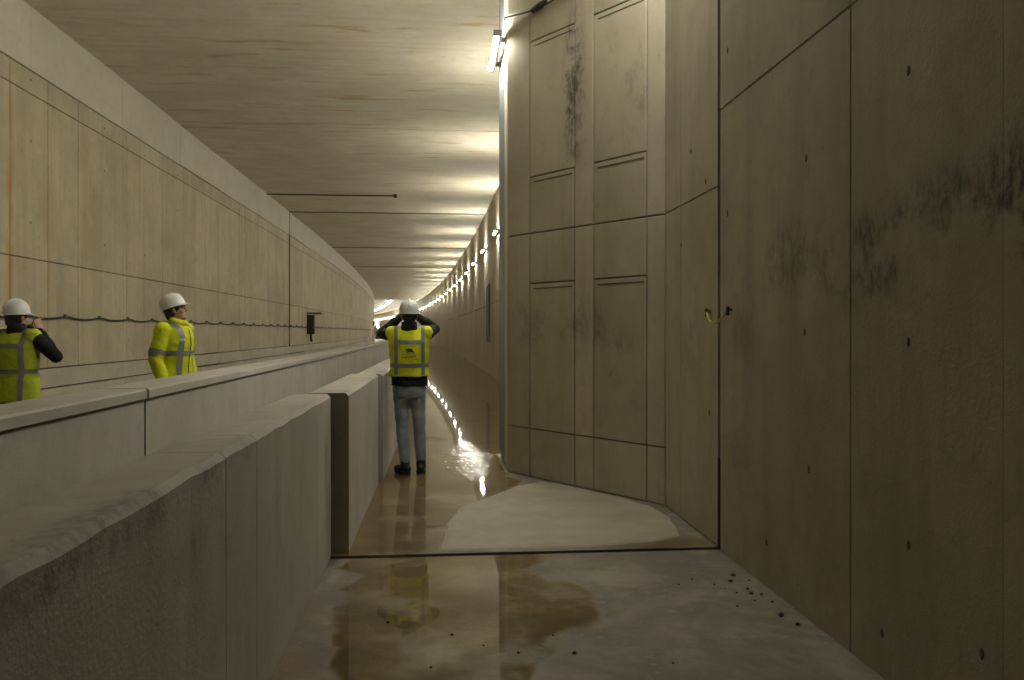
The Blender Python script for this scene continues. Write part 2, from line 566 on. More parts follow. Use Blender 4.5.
# dark sealing strip in the wall joint
MB().box(XR - .004, XR + .03, 5.402, 5.438, -.02, .62).build('joint_seal', M['rubber'], wr)
MB().box(XR + .012, XR + .03, 5.402, 5.438, .62, ZC).build('joint_seal', M['backing'], wr)
cuts = [0, .209, .864, 1.122, 1.788, LW]
zs_full = [0, .5, 2.0, 2.52, 3.10, 4.5, ZC]
zs_strip = [0, .5, 2.52, ZC]
for i, (a, b) in enumerate(zip(cuts[:-1], cuts[1:])):
    A, B = P + dW * a, P + dW * b
    zz = zs_full if i in (1, 3) else zs_strip
    for z0, z1 in zip(zz[:-1], zz[1:]):
        m = 'wedge_strip' if i in (0, 2) else 'wedge_panel'
        g = .006
        panel(wr, M[m], B, A, z0, z1, nW, gap=g)
    if i in (1, 3):       # double formwork ridges beside the horizontal joints
        for z in (2.0, 3.10, 4.5):
            for dz in (.05,):
                a2, b2 = P + dW * (a + .03), P + dW * (b - .06)
                panel(wr, M['backing'], b2, a2, z - dz - .011, z - dz + .003, nW, 'board_mark', t=.01, gap=.0005, ch=.0005).location = (nW[0] * .002, nW[1] * .002, 0)
# end of the angled wall
panel(wr, M['wedge_strip'], (.70, 8.98), (.70, 8.54), 0, ZC, (-1, 0), gap=.002)
MB().box(.696, .735, 8.99, 9.78, .06, ZC).build('steel_edge_plate', M['steel'], wr, bevel=.006)
panel(wr, M['far_panel'], (1.89, 11.4), (.735, 9.80), 0, ZC, (.8, .6))
yf = [11.5] + [18.5 + 6.5 * i for i in range(0, 43)]
for a, b in zip(yf[:-1], yf[1:]):
    ba, bb = 1.90 + bend(a), 1.90 + bend(b)
    seg_joint = any(abs(a - j) < .1 for j in JOINTS)
    for z0, z1 in ((0, 2.5), (2.5, ZC)):
        panel(wr, M['far_panel'], (bb, b), (ba, a), z0, z1, (-1, 0), gap=.02 if seg_joint else .008)

# tie holes of the formwork
th = MB()
hm = MB().ell((0, 0, 0), (.004, .013, .022), None, 10, 6).mesh('tie_hole')
hm.materials.append(M['hole'])
for y, z in ((3.15, 2.58), (4.08, 2.42), (3.15, .62), (4.05, .78), (4.10, 1.50), (3.15, 1.46), (2.05, .6), (2.05, 2.6), (2.2, 1.5), (5.25, 3.4), (5.25, 2.3), (3.35, .18),
             (4.6, .25), (2.72, 2.95), (2.7, .35)):
    o = link('tie_hole', hm, None, wr)
    o.location = (XR - .001, y, z)
for y, z in ((5.62, .92), (6.3, 2.2), (6.05, 2.9), (5.7, 2.6)):
    o = link('tie_hole', hm, None, wr)
    o.location = (XR - .001, y, z)
hm2 = MB().ell((0, 0, 0), (.004, .02, .02), None, 8, 5).mesh('tie_hole')
hm2.materials.append(M['hole'])
for y in (12.0, 14.5, 16.4, 18.4, 20.7, 22.7):
    for z in (3.1, 4.3, 5.08):
        o = link('tie_hole', hm2, None, wl)
        o.location = (XL + bend_left(y) + .001, y, z + random.uniform(-.1, .1))

# niche door far down the right wall
nd = empty('door_1', (1.90 + bend(29.6) - .002, 29.6, 1.15))
tag(nd, 'narrow dark metal door panel set in the far right wall', kind='structure')
MB().box(-.03, .02, -.55, .55, 0, 2.05).build('door_leaf', M['door'], nd, bevel=.006)
MB().box(-.05, .02, -.62, -.55, 0, 2.1).build('door_frame', M['door'], nd)
MB().box(-.05, .02, .55, .62, 0, 2.1).build('door_frame', M['door'], nd)

# ------------------------------------------------------------------ floor
fb = MB()
v, f = [], []
for i, y in enumerate(ys):
    for x in (XL - .5, XR + .3):
        for z in (-.35, -.07):
            v.append((x + bend(y), y, z))
    if i:
        o = 4 * i
        f += [(o - 4, o, o + 2, o - 2), (o - 3, o - 1, o + 3, o + 1)]
fo = fb.add(v, f).build('floor', M['backing'])
tag(fo, 'wet concrete tunnel floor', kind='structure')


def sdf(poly, X, Y):
    """signed distance, positive inside"""
    d = np.full(X.shape, 1e9)
    inside = np.zeros(X.shape, bool)
    n = len(poly)
    for i in range(n):
        ax, ay = poly[i]
        bx, by = poly[(i + 1) % n]
        ex, ey = bx - ax, by - ay
        t = np.clip(((X - ax) * ex + (Y - ay) * ey) / (ex * ex + ey * ey + 1e-12), 0, 1)
        d = np.minimum(d, np.hypot(X - ax - t * ex, Y - ay - t * ey))
        c = ((ay > Y) != (by > Y)) & (X < (bx - ax) * (Y - ay) / (by - ay + 1e-12) + ax)
        inside ^= c
    return np.where(inside, d, -d)


PUD_NEAR = [(-.66, 5.6), (.70, 5.6), (.72, 5.30), (.50, 5.06), (.71, 4.84), (.88, 4.58), (.92, 4.32), (.78, 4.05), (.55, 3.86), (.44, 3.55), (.30, 3.0),
            (-.1, 2.6), (-.45, 2.5), (-.50, 3.5), (-.56, 4.3), (-.55, 5.0), (-.62, 5.2)]
PUD_FAR = [(-.9, 5.40), (.02, 5.40), (.08, 5.8), (.11, 6.24), (.22, 6.8), (.50, 7.25), (.80, 7.75), (.72, 8.5), (.72, 9.0), (2.4, 9.0), (2.4, 300), (-40, 300), (-40, 30), (-.9, 12)]
PUD_SIDE = [(1.35, 5.40), (1.9, 5.40), (1.9, 5.75), (1.6, 5.66)]


def grid_floor(name, x0, x1, y0, y1, step, z, water_poly, parent):
    nx, ny = max(2, int((x1 - x0) / step) + 1), max(2, int((y1 - y0) / step) + 1)
    xs, yy = np.linspace(x0, x1, nx), np.linspace(y0, y1, ny)
    X, Y = np.meshgrid(xs, yy)
    wet = np.maximum.reduce([sdf(p, X, Y) for p in water_poly])
    rust = .6 * np.clip(1 - (X + .74) / .34, 0, 1) * np.clip((5.1 - Y) / .8, 0, 1) + .5 * np.clip(1 - np.hypot((X + .35) / .4, (Y - 3.3) / 1.0), 0, 1)
    if z == 0:
        rust = np.clip(1 - (X + .66) / .40, 0, 1) * .6 + .35 * np.clip(1 - np.hypot((X + .15) / .6, (Y - 6.6) / 1.4), 0, 1) + .6 * np.clip(1 - np.hypot((X - .5) / .35, (Y - 8.1) / .5), 0, 1)
    pale = .65 * np.clip(1 - np.abs((X - .55) / .5), 0, 1) * np.clip(1 - np.abs(Y - 5.3) / .25, 0, 1) + .7 * np.clip(1 - np.hypot((X + .66) / .1, (Y - 5.0) / .5), 0, 1)
    pale += .5 * np.clip(1 - np.hypot((X - 1.0) / .4, (Y - 4.9) / .5), 0, 1) + .8 * np.clip(1 - np.hypot((X - 1.8) / .16, (Y - 3.45) / .4), 0, 1)
    pale += .45 * np.clip(1 - np.hypot((X - 1.0) / .8, (Y - 4.3) / 1.2), 0, 1)
    v = [(float(a), float(b), z) for a, b in zip(X.ravel(), Y.ravel())]
    f = [(j * nx + i, j * nx + i + 1, (j + 1) * nx + i + 1, (j + 1) * nx + i) for j in range(ny - 1) for i in range(nx - 1)]
    if z == 0:      # the angled wall stands on this part
        pass
    # skirt
    o = len(v)
    per = [(i, 0) for i in range(nx)] + [(nx - 1, j) for j in range(1, ny)] + [(i, ny - 1) for i in range(nx - 2, -1, -1)] + [(0, j) for j in range(ny - 2, 0, -1)]
    v += [(float(X[j, i]), float(Y[j, i]), z - .05) for i, j in per]
    m = len(per)
    f += [(per[q][1] * nx + per[q][0], o + q, o + (q + 1) % m, per[(q + 1) % m][1] * nx + per[(q + 1) % m][0]) for q in range(m)]
    me = bpy.data.meshes.new(name)
    me.from_pydata(v, [], f)
    for an, arr in (('wet', wet), ('rust', rust), ('pale', pale)):
        at = me.attributes.new(an, 'FLOAT', 'POINT')
        full = np.concatenate([arr.ravel(), np.full(m, -1.0 if an == 'wet' else 0.0)])
        at.data.foreach_set('value', full.astype(np.float32))
    ob = link(name, me, M['floor'], parent)
    # the film of water over it
    keep = (wet > -.25)
    idx = -np.ones(X.shape, int)
    vv, cnt = [], 0
    ff = []
    for j in range(ny - 1):
        for i in range(nx - 1):
            xm, ym = xs[i + 1], yy[j + 1]
            if xm > 1.89 or (6.7 < ym < 8.6 and xm > 1.90 - (ym - 6.77) * .689) or (8.5 < yy[j] < 9.81 and xm > .672) or (ym >= 9.75 and xm > .70 + (yy[j] - 9.8) * .72):
                continue
            if keep[j, i] or keep[j + 1, i + 1] or keep[j, i + 1] or keep[j + 1, i]:
                ff.append((j * nx + i, j * nx + i + 1, (j + 1) * nx + i + 1, (j + 1) * nx + i))
    return ob, X, Y, wet, ff, nx, ny


def film(name, X, Y, wet, ff, z, label):
    me = bpy.data.meshes.new(name)
    me.from_pydata([(float(a), float(b), z) for a, b in zip(X.ravel(), Y.ravel())], [], ff)
    at = me.attributes.new('wet', 'FLOAT', 'POINT')
    at.data.foreach_set('value', wet.ravel().astype(np.float32))
    bm = bmesh.new()
    bm.from_mesh(me)
    bmesh.ops.delete(bm, geom=[q for q in bm.verts if not q.link_faces], context='VERTS')
    bm.to_mesh(me)
    bm.free()
    o = link(name, me, M['water'])
    return tag(o, label, 'water', kind='stuff')


_, X, Y, wet, ff, _, _ = grid_floor('floor_slab', -.742, XR + .02, 1.0, 5.412, .03, -.012, [PUD_NEAR], fo)
film('puddle', X, Y, wet, ff, -.009, 'shallow brown puddle on the near slab before the floor joint')
_, X, Y, wet, ff, _, _ = grid_floor('floor_slab', -.742, XR + .02, 5.436, 12.0, .035, 0, [PUD_FAR, PUD_SIDE], fo)
# the near slab behind the viewpoint
MB().box(-.742, XR + .02, -8, .998, -.07, -.012).build('floor_slab', M['lane'], fo)
# one mesh of water: near grid + far strip
me = bpy.data.meshes.new('water_sheet')
v = [(float(a), float(b), .004) for a, b in zip(X.ravel(), Y.ravel())]
f = list(ff)
wv = list(wet.ravel())
o0 = len(v)
yy = [12.0] + list(np.arange(14, 300, 3.0))
for i, y in enumerate(yy):
    v += [(-.742 + bend(y), y, .004), (1.88 + bend(y), y, .004)]
    wv += [.5, .5]
    if i:
        o = o0 + 2 * i
        f.append((o - 2, o - 1, o + 1, o))
me.from_pydata(v, [], f)
at = me.attributes.new('wet', 'FLOAT', 'POINT')
at.data.foreach_set('value', np.array(wv, dtype=np.float32))
bm = bmesh.new()
bm.from_mesh(me)
bmesh.ops.delete(bm, geom=[q for q in bm.verts if not q.link_faces], context='VERTS')
bm.to_mesh(me)
bm.free()
tag(link('water_sheet', me, M['water']), 'long mirror-like sheet of water covering the footway beyond the joint', 'water', kind='stuff')
# far footway under the water, lane slabs
v, f, wv = [], [], []
for i, y in enumerate(yy):
    v += [(-.742 + bend(y), y, 0), (XR + .02 + bend(y), y, 0)]
    if i:
        f.append((2 * i - 2, 2 * i - 1, 2 * i + 1, 2 * i))
fs = MB().add(v, f).build('floor_slab', M['floor'], fo)
at = fs.data.attributes.new('wet', 'FLOAT', 'POINT')
at.data.foreach_set('value', np.full(len(v), .5, dtype=np.float32))
for a, b in zip(JOINTS[:-1], JOINTS[1:]):
    yy2 = [a + .02] + [a + (b - a) * i / 4 for i in range(1, 4)] + [b - .02]
    v, f = [], []
    for i, y in enumerate(yy2):
        for x, z in ((XL - .02, -.06), (-.744, -.06), (-.744, 0), (XL - .02, 0)):
            v.append((x + bend(y), y, z))
        if i:
            o = 4 * i
            f += [(o - 4 + j, o - 4 + (j + 1) % 4, o + (j + 1) % 4, o + j) for j in range(4)]
    f += [(0, 1, 2, 3), (16, 19, 18, 17)]
    MB().add(v, f).build('lane_slab', M['lane'], fo)
MB().box(-.742, XR, 5.413, 5.435, -.07, -.02).build('joint_seal', M['rubber'], fo)

# pale screed patch poured beside the angled wall
scr = [(-.02, 5.50), (.03, 6.24), (.15, 6.83), (.44, 7.27), (.72, 7.72), (.98, 7.93), (1.24, 7.68), (1.58, 7.12), (1.80, 6.74), (1.83, 6.3), (1.74, 5.74), (1.5, 5.62), (1.1, 5.52), (.5, 5.49)]
pts = []
for i in range(len(scr)):
    a, b = Vector(scr[i]), Vector(scr[(i + 1) % len(scr)])
    for t in np.linspace(0, 1, 7)[:-1]:
        p = a.lerp(b, t)
        j = noise.noise((p.x * 6, p.y * 6, 0)) * .035
        pts.append((p.x + j, p.y + j * .7))
n = len(pts)
cen = Vector((1.0, 6.6))
v = [(x, y, .0) for x, y in pts]
for s_, z in ((.985, .010), (.93, .016)):
    v += [(cen.x + (x - cen.x) * s_, cen.y + (y - cen.y) * s_, z) for x, y in pts]
v.append((cen.x, cen.y, .018))
f = [(r * n + i, r * n + (i + 1) % n, (r + 1) * n + (i + 1) % n, (r + 1) * n + i) for r in range(2) for i in range(n)] + [(2 * n + i, 2 * n + (i + 1) % n, 3 * n) for i in range(n)]
tag(MB().add(v, f).build('screed_patch', M['screed'], fo), 'dry pale screed patch')

# ------------------------------------------------------------------ barriers


def barrier_mesh(x0, x1, ya, yb, z0, z1, steps=1, bev=.02, wear=.0):
    m = MB()
    yy = [ya + (yb - ya) * i / steps for i in range(steps + 1)]
    v, f = [], []
    for i, y in enumerate(yy):
        c = bend(y)
        prof = [(x0, z0), (x1, z0), (x1, z1 - bev), (x1 - bev, z1), (x0 + bev, z1), (x0, z1 - bev)]
        for q, (x, z) in enumerate(prof):
            if wear and q in (2, 3):
                w_ = wear * noise.noise((y * 5, z * 3, 1.7))
                x -= abs(w_)
                z += w_ * .6
            v.append((x + c, y, z))
        if i:
            o = 6 * i
            f += [(o - 6 + j, o - 6 + (j + 1) % 6, o + (j + 1) % 6, o + j) for j in range(6)]
    f += [(0, 1, 2, 3, 4, 5), tuple(6 * steps + j for j in (5, 4, 3, 2, 1, 0))]
    return m.add(v, f)


def shift(o, loc):
    """move the thing's origin to its base"""
    o.data.transform(Matrix.Translation(-Vector(loc)))
    o.location = loc
    return o


def footway_barrier(ya, yb, x0, x1, h, label, joints=(), steps=4):
    root = empty('concrete_barrier', ((x0 + x1) / 2, (ya + yb) / 2, 0))
    tag(root, label, 'barrier', 'low concrete barriers beside the footway')
    parts = []
    cuts_ = [ya] + list(joints) + [yb]
    for a, b in zip(cuts_[:-1], cuts_[1:]):
        o = barrier_mesh(x0, x1, a + (.003 if a != ya else 0), b - (.003 if b != yb else 0), 0, h, max(steps, int((b - a) / .12) if ya < 6 else steps), .022, .012 if ya < 6 else 0).build('wall_section', M['barrier'], root)
        parts.append(o)
    for o in parts:
        o.location = (-root.location.x, -root.location.y, 0)
    return root


for a in ((-5.0, 5.44, -1.01, -.74, 1.086, 'low concrete barrier with a worn top edge ending at the dark gap', (-1.2, 2.83, 3.29)),
          (5.51, 8.02, -.92, -.63, 1.086, 'short concrete barrier between the dark gap and the person in jeans', ()),
          (8.10, 18.46, -.87, -.59, 1.08, 'concrete barrier running on past the person in jeans', (13.3,)),
          (18.52, 31.46, -.85, -.55, 1.08, 'concrete barrier farther down the footway behind the person in jeans', (25,)),
          (31.52, 57.4, -.85, -.55, 1.08, 'most distant stretch of low concrete barrier along the footway', (44.5,))):
    footway_barrier(a[0], a[1], a[2], a[3], a[4], a[5], a[6])

LABS = ['long capped concrete barrier in front of the two people, nearer side of its joint', 'capped concrete barrier before the person in the yellow jacket, past the open joint',
        'capped concrete barrier beyond the person in the yellow jacket', 'distant capped concrete barrier near the black wall box', 'farthest capped concrete barrier where the tunnel bends']
segs = [(-7.5, 5.42), (5.45, 18.48), (18.52, 31.48), (31.52, 57.48), (57.52, 122)]
for (a, b), lab in zip(segs, LABS):
    root = empty('capped_barrier', (-2.09, (a + b) / 2, 0))
    tag(root, lab, 'barrier', 'capped barriers between footway and lane')
    st = 1 if b < 11 else 10
    q = barrier_mesh(-2.24, -1.94, a, b, 0, 1.062, st, .004).build('wall_section', M['barrier'], root)
    cc = [a + (b - a) * i / 2 for i in range(3)] if b < 11 else [a, a + (b - a) / 3, a + 2 * (b - a) / 3, b]
    cp = []
    for c0, c1 in zip(cc[:-1], cc[1:]):
        cp.append(barrier_mesh(-2.26, -1.92, c0 + .003, c1 - .003, 1.066, 1.13, st, .012).build('coping', M['barrier'], root))
    for o in [q] + cp:
        o.location = (2.09, -(a + b) / 2, 0)
    jo = barrier_mesh(-2.22, -1.955, a, b, 1.05, 1.07, st, .002).build('mortar_bed', M['backing'], root)
    jo.location = (2.09, -(a + b) / 2, 0)

# ------------------------------------------------------------------ lamps
GL = 'tube lamps in a row along the far right wall'


def make_lamp():
    root = empty('tube_lamp', (0, 0, 0))
    MB().box(-.085, -.055, -.60, .60, -.028, .028).build('housing', M['white_metal'], root, bevel=.006)
    MB().tube([(-.105, y, 0) for y in (-.57, 0, .57)], .026, 8).build('tube', M['tube'], root, True)
    for s in (-1, 1):
        MB().box(-.145, -.06, s * .59 - .02, s * .59 + .02, -.03, .03).build('end_cap', M['grey_metal'], root, bevel=.006)
    for s in (-1, 1):
        MB().box(-.06, -.006, s * .40 - .02, s * .40 + .02, -.022, .022).build('arm', M['grey_metal'], root)
        MB().box(-.008, 0, s * .40 - .03, s * .40 + .03, -.09, .09).build('wall_plate', M['grey_metal'], root)
    return root


proto = make_lamp()
tag(proto, 'glowing tube lamp high on the end of the angled wall', 'lamp')
proto.location = (.692, 9.08, 4.68)
lamp_y = [19.5 + 5.8 * i for i in range(0, 46)]
for y, lab in ((5.75, 'tube lamp high above the recessed wall bay next to the wall joint'),):
    o = copy_tree(proto)
    o.location = (XR - .004, 6.05, 5.45)
    o['label'] = lab
for i, y in enumerate([13.7] + lamp_y):
    o = copy_tree(proto)
    o.location = (1.891 + bend(y), y, 4.66)
    o.rotation_euler = (0, 0, -math.atan(slope(y)))
    o['label'] = 'glowing tube lamp in the long row along the far right wall'
    o['group'] = GL

# cool ceiling lamps where the tunnel bends away
pc = empty('ceiling_lamp', (0, 0, 0))
MB().box(-.12, .12, -1.5, 1.5, -.02, .08).build('housing', M['white_metal'], pc)
MB().tube([(0, -1.45, -.06), (0, 1.45, -.06)], .05, 8).build('tube', M['cooltube'], pc)
tag(pc, 'cool white ceiling lamp in the line where the tunnel bends', 'lamp', 'cool ceiling lamps in the bend')
for i in range(14):
    y = 118 + 4.0 * i
    o = pc if i == 0 else copy_tree(pc)
    o.location = (-2.1 + bend(y), y, ZC - .085)
    o.rotation_euler = (0, 0, -math.atan(slope(y)))

# ------------------------------------------------------------------ cables and fittings


def sag_points(y0, y1, step, sag, z):
    pts, y = [], y0
    while y < y1:
        for t in (0, .25, .5, .75):
            yy_ = y + step * t
            pts.append((XL + .035 + bend_left(yy_), yy_, z - sag * 4 * t * (1 - t)))
        y += step
    return pts


wc = empty('wall_cable', (XL + .04, 12, 1.74))
tag(wc, 'black cable sagging in shallow waves along the left wall', 'cable')
pp = sag_points(3, 110, 1.25, .045, 1.745)
c_ = MB().tube(pp, .016, 6).build('cable', M['black'], wc, True)
c_.location = (-wc.location.x, -wc.location.y, -wc.location.z)
y = 3.0
clip = MB().box(-.03, .02, -.02, .02, -.028, .028).mesh('clip')
clip.materials.append(M['grey_metal'])
while y < 45:
    o = link('clip', clip, None, wc)
    o.location = (bend_left(y) - .01, y - 12, .005)
    y += 1.25

# black box on a bracket
yb = 36.0
bx = empty('wall_box', (XL + bend_left(yb), yb, 1.3))
tag(bx, 'black hanging box with a flat top bracket on the left wall', 'electrical box')
MB().box(0, .30, -.18, .18, .1, .95).build('body', M['box_black'], bx, bevel=.02)
MB().box(0, .62, -.22, .22, .98, 1.06).build('bracket', M['grey_metal'], bx)
MB().tube([(.15, 0, .1), (.15, 0, -.1), (.18, .02, -.22)], .05, 8).build('plug', M['black'], bx, True)
MB().tube([(.05, .1, .4), (.02, .6, .45), (.02, 1.2, .44)], .02, 6).build('cable_tail', M['black'], bx, True)

# two small work lamps by the bend
for y, z, dx, lab in ((86, 2.25, .35, 'small work lamp on a pale bent pipe at the end of the left wall'),):
    r = empty('work_lamp', (XL + bend_left(y), y, 1.0))
    tag(r, lab, 'lamp')
    MB().tube([(.1, 0, -.5), (.1, 0, .7), (.3, 0, 1.1), (.6, 0, 1.3)], .05, 6).build('pipe', M['white_metal'], r, True)
    MB().ell((.72, -.05, 1.45), (.13, .13, .13)).build('bulb', M['worklight'], r, True)
    MB().box(.25, .45, -.1, .1, 1.2, 1.6).build('housing', M['box_black'], r)
r = empty('work_lamp', (-13.2, 166, 0))
tag(r, 'round work lamp on a dark post far along the bend', 'lamp')
MB().tube([(0, 0, 0), (0, 0, 2.3)], .25, 8).build('post', M['box_black'], r, True)
MB().ell((.15, -.2, 2.6), (.22, .22, .22)).build('bulb', M['worklight'], r, True)
MB().box(-.35, .35, -.35, .35, 0, .3).build('base', M['box_black'], r)

# rod under the ceiling
r = empty('ceiling_cable', (-3.5, 27.3, ZC))
tag(r, 'thin dark cable along the ceiling from the left wall to a hook', 'cable')
MB().tube([(-2.32, 0, -.05), (0, 0, -.055), (1.9, 0, -.05)], .022, 6).build('cable', M['black'], r)
MB().box(1.86, 1.98, -.05, .05, -.11, 0).build('hook', M['black'], r, bevel=.01)

# supply cable along the angled wall to the first lamp, with its connector
r = empty('lamp_cable', (1.3, 7.7, 4.8))
tag(r, 'black lamp supply cable with a plug across the top of the angled wall', 'cable')
pts = []
for s_, dz in ((-.4, .10), (.2, .06), (.7, .04), (1.1, .025), (1.5, .0), (1.8, .01), (2.16, .06)):
    p = P + dW * max(s_, 0) + Vector(nW) * .03
    if s_ < 0:
        p = Vector((XR - .03, P.y + s_))
    pts.append((p.x - 1.3, p.y - 7.7, dz))
pts += [(.668 - 1.3, 8.50 - 7.7, .03)]
MB().tube(pts, .009, 6).build('cable', M['black'], r, True)
a, b = P + dW * 1.50 + Vector(nW) * .035, P + dW * 1.70 + Vector(nW) * .035
MB().capsules([((a.x - 1.3, a.y - 7.7, .03), .02), (((a.x + b.x) / 2 - 1.3, (a.y + b.y) / 2 - 7.7, .01), .034), ((b.x - 1.3, b.y - 7.7, .0), .026)], 8).build('plug', M['black'], r, True)

# earthing wire over the wall joint
r = empty('earth_wire', (XR, 5.38, 1.62))
tag(r, 'short yellow-green earthing wire drooping across the vertical wall joint', 'wire')
pts = []
for t in np.linspace(0, 1, 13):
    pts.append((-.03 - .02 * math.sin(PI * t), -.21 + .43 * t, .028 - .085 * math.sin(PI * t) ** .8 + .0 * t))
MB().tube(pts, .0065, 8).build('wire', M['earth'], r, True)
for y in (-.21, .22):
    MB().tube([(0, y, .03), (-.040, y, .03)], .010, 8).build('bolt', M['bolt'], r)
    MB().box(-.036, -.022, y - .014, y + .014, -.01, .05).build('lug', M['black'], r, bevel=.003)

# crumbs on the near slab
sm = []
for q in range(4):
    m = MB().ell((0, 0, 0), (1, .8, .55), None, 7, 5)
    m.v = [tuple(Vector(p) * (1 + .8 * noise.noise(Vector(p) * 1.9 + Vector((q * 9, 0, 0))))) for p in m.v]
    me = m.mesh('crumb')
    me.materials.append(M['stone'])
    sm.append(me)
crumbs = [(1.80, 4.82, .022), (1.74, 4.71, .02), (1.52, 4.77, .01), (1.62, 4.66, .011), (1.79, 4.56, .015), (1.78, 4.48, .018), (1.75, 4.36, .01), (1.62, 4.28, .01),
          (1.83, 4.46, .012), (1.84, 4.33, .013), (1.80, 4.12, .023), (1.83, 3.98, .018), (1.41, 4.68, .009), (1.70, 4.5, .01), (1.86, 4.72, .01), (1.05, 3.57, .01),
          (1.66, 4.58, .007), (.05, 4.0, .012), (-.28, 4.2, .014), (.2, 3.85, .008), (.36, 3.75, .01), (.62, 3.72, .015), (-.05, 3.62, .009), (.55, 3.95, .008)]
for i, (x, y, s) in enumerate(crumbs):
    o = link('crumb', sm[i % 4], None)
    s *= .8
    o.location = (x, y, -.012 + s * .35)
    o.scale = (s, s, s)
    o.rotation_euler = (0, 0, i * 1.3)
    if x > 1:
        tag(o, 'small black crumb of debris near the foot of the right wall', 'debris', 'debris crumbs by the right wall')
    else:
        tag(o, 'small dark crumb lying in the near puddle', 'debris', 'debris crumbs in the near puddle')

# ------------------------------------------------------------------ people
M['skin'] = plain('skin', (.46, .27, .19), .55, 0, .08, 20)
M['hair'] = plain('dark_hair', (.018, .013, .011), .6, 0, .4, 80)
M['helmet'] = plain('white_helmet_plastic', (.74, .73, .69), .35, 0, .03, 10)
M['jeans'] = None
k = NT('grey_blue_denim')
c = k.mix(k.ramp(k.noise(9, 5, .6), .35, .7), (.24, .28, .33), (.36, .40, .44))
c = k.mix(k.math('MULTIPLY', k.noise(140, 2, .5), .4), c, (.14, .16, .19))
k.link(c, k.b.inputs['Base Color'])
k.b.inputs['Roughness'].default_value = .85
k.link(k.bump(k.noise(14, 4, .6, stretch=(1, 1, .7)), .5, .02), k.b.inputs['Normal'])
M['jeans'] = k.m


def cloth(name, col, bs=9, amt=.5):
    k = NT(name)
    c = k.mix(k.ramp(k.noise(6, 4, .6), .35, .7), col, tuple(x * .82 for x in col))
    k.link(c, k.b.inputs['Base Color'])
    k.b.inputs['Roughness'].default_value = .9
    k.link(k.bump(k.noise(bs, 4, .55, dist=.8), amt, .03), k.b.inputs['Normal'])
    return k.m


M['navy'] = cloth('dark_navy_jacket_cloth', (.006, .0065, .010))
M['hivis'] = cloth('yellow_hi_vis_cloth', (.62, .66, .012), 8, .55)
M['hivis_green'] = cloth('yellow_green_hi_vis_cloth', (.46, .56, .03), 8, .55)
M['reflect'] = plain('grey_reflective_tape', (.20, .20, .185), .5, .1, .1, 60)
M['boot'] = plain('black_boot_leather', (.012, .012, .013), .5)
M['sole'] = plain('black_rubber_sole', (.02, .02, .02), .8)
M['trouser'] = cloth('dark_work_trousers_cloth', (.03, .032, .038))
M['print'] = plain('dark_teal_print', (.02, .10, .09), .6)
M['white_eye'] = plain('eye_white', (.7, .68, .65), .3)
M['lips'] = plain('lips', (.36, .15, .12), .5)
M['camera'] = plain('black_camera_plastic', (.02, .02, .021), .4)
M['glass'] = plain('camera_glass', (.02, .025, .03), .05)


def V(*a):
    return Vector(a)


def fold(me, fn):
    """push the cloth in and out along its normals"""
    n = len(me.vertices)
    co, no = np.empty(n * 3, np.float32), np.empty(n * 3, np.float32)
    me.vertices.foreach_get('co', co)
    me.vertices.foreach_get('normal', no)
    co, no = co.reshape(-1, 3), no.reshape(-1, 3)
    h = np.array([fn(Vector(p)) for p in co.tolist()], np.float32)
    me.vertices.foreach_set('co', (co + no * h[:, None]).ravel())
    me.update()


def hand_shapes(mb, wrist, d, nrm, curl, side):
    """palm and five fingers; d = direction of the hand, nrm = palm normal, side = +1 when the thumb lies along +d x nrm"""
    d = d.normalized()
    nrm = (nrm - d * nrm.dot(d)).normalized()
    s = d.cross(nrm) * side
    R = Matrix((s, d, nrm)).transposed()
    pc_ = wrist + d * .05
    mb.ell(pc_, (.040, .052, .016), R, 12, 8)
    mb.capsules([(wrist - d * .02, .026), (wrist + d * .02, .026)], 10)
    for i, (off, ln) in enumerate(((.030, .072), (.010, .082), (-.011, .076), (-.030, .060))):
        p = wrist + d * .09 + s * off
        pts, a = [(p - d * .02, .0095)], 0
        for seg_, fr in enumerate((.45, .32, .23)):
            a += curl
            p = p + (d * math.cos(a) + nrm * math.sin(a)) * ln * fr
            pts.append((p, .0088 - .0008 * seg_))
        mb.capsules(pts, 8)
    p = wrist + d * .025 + s * .03
    pts, a = [(p, .012)], .5
    for seg_, fr in enumerate((.5, .5)):
        p = p + (s * math.cos(a) + d * math.sin(a) + nrm * .35).normalized() * .062 * fr
        pts.append((p, .0105 - .001 * seg_))
        a += .45
    mb.capsules(pts, 8)


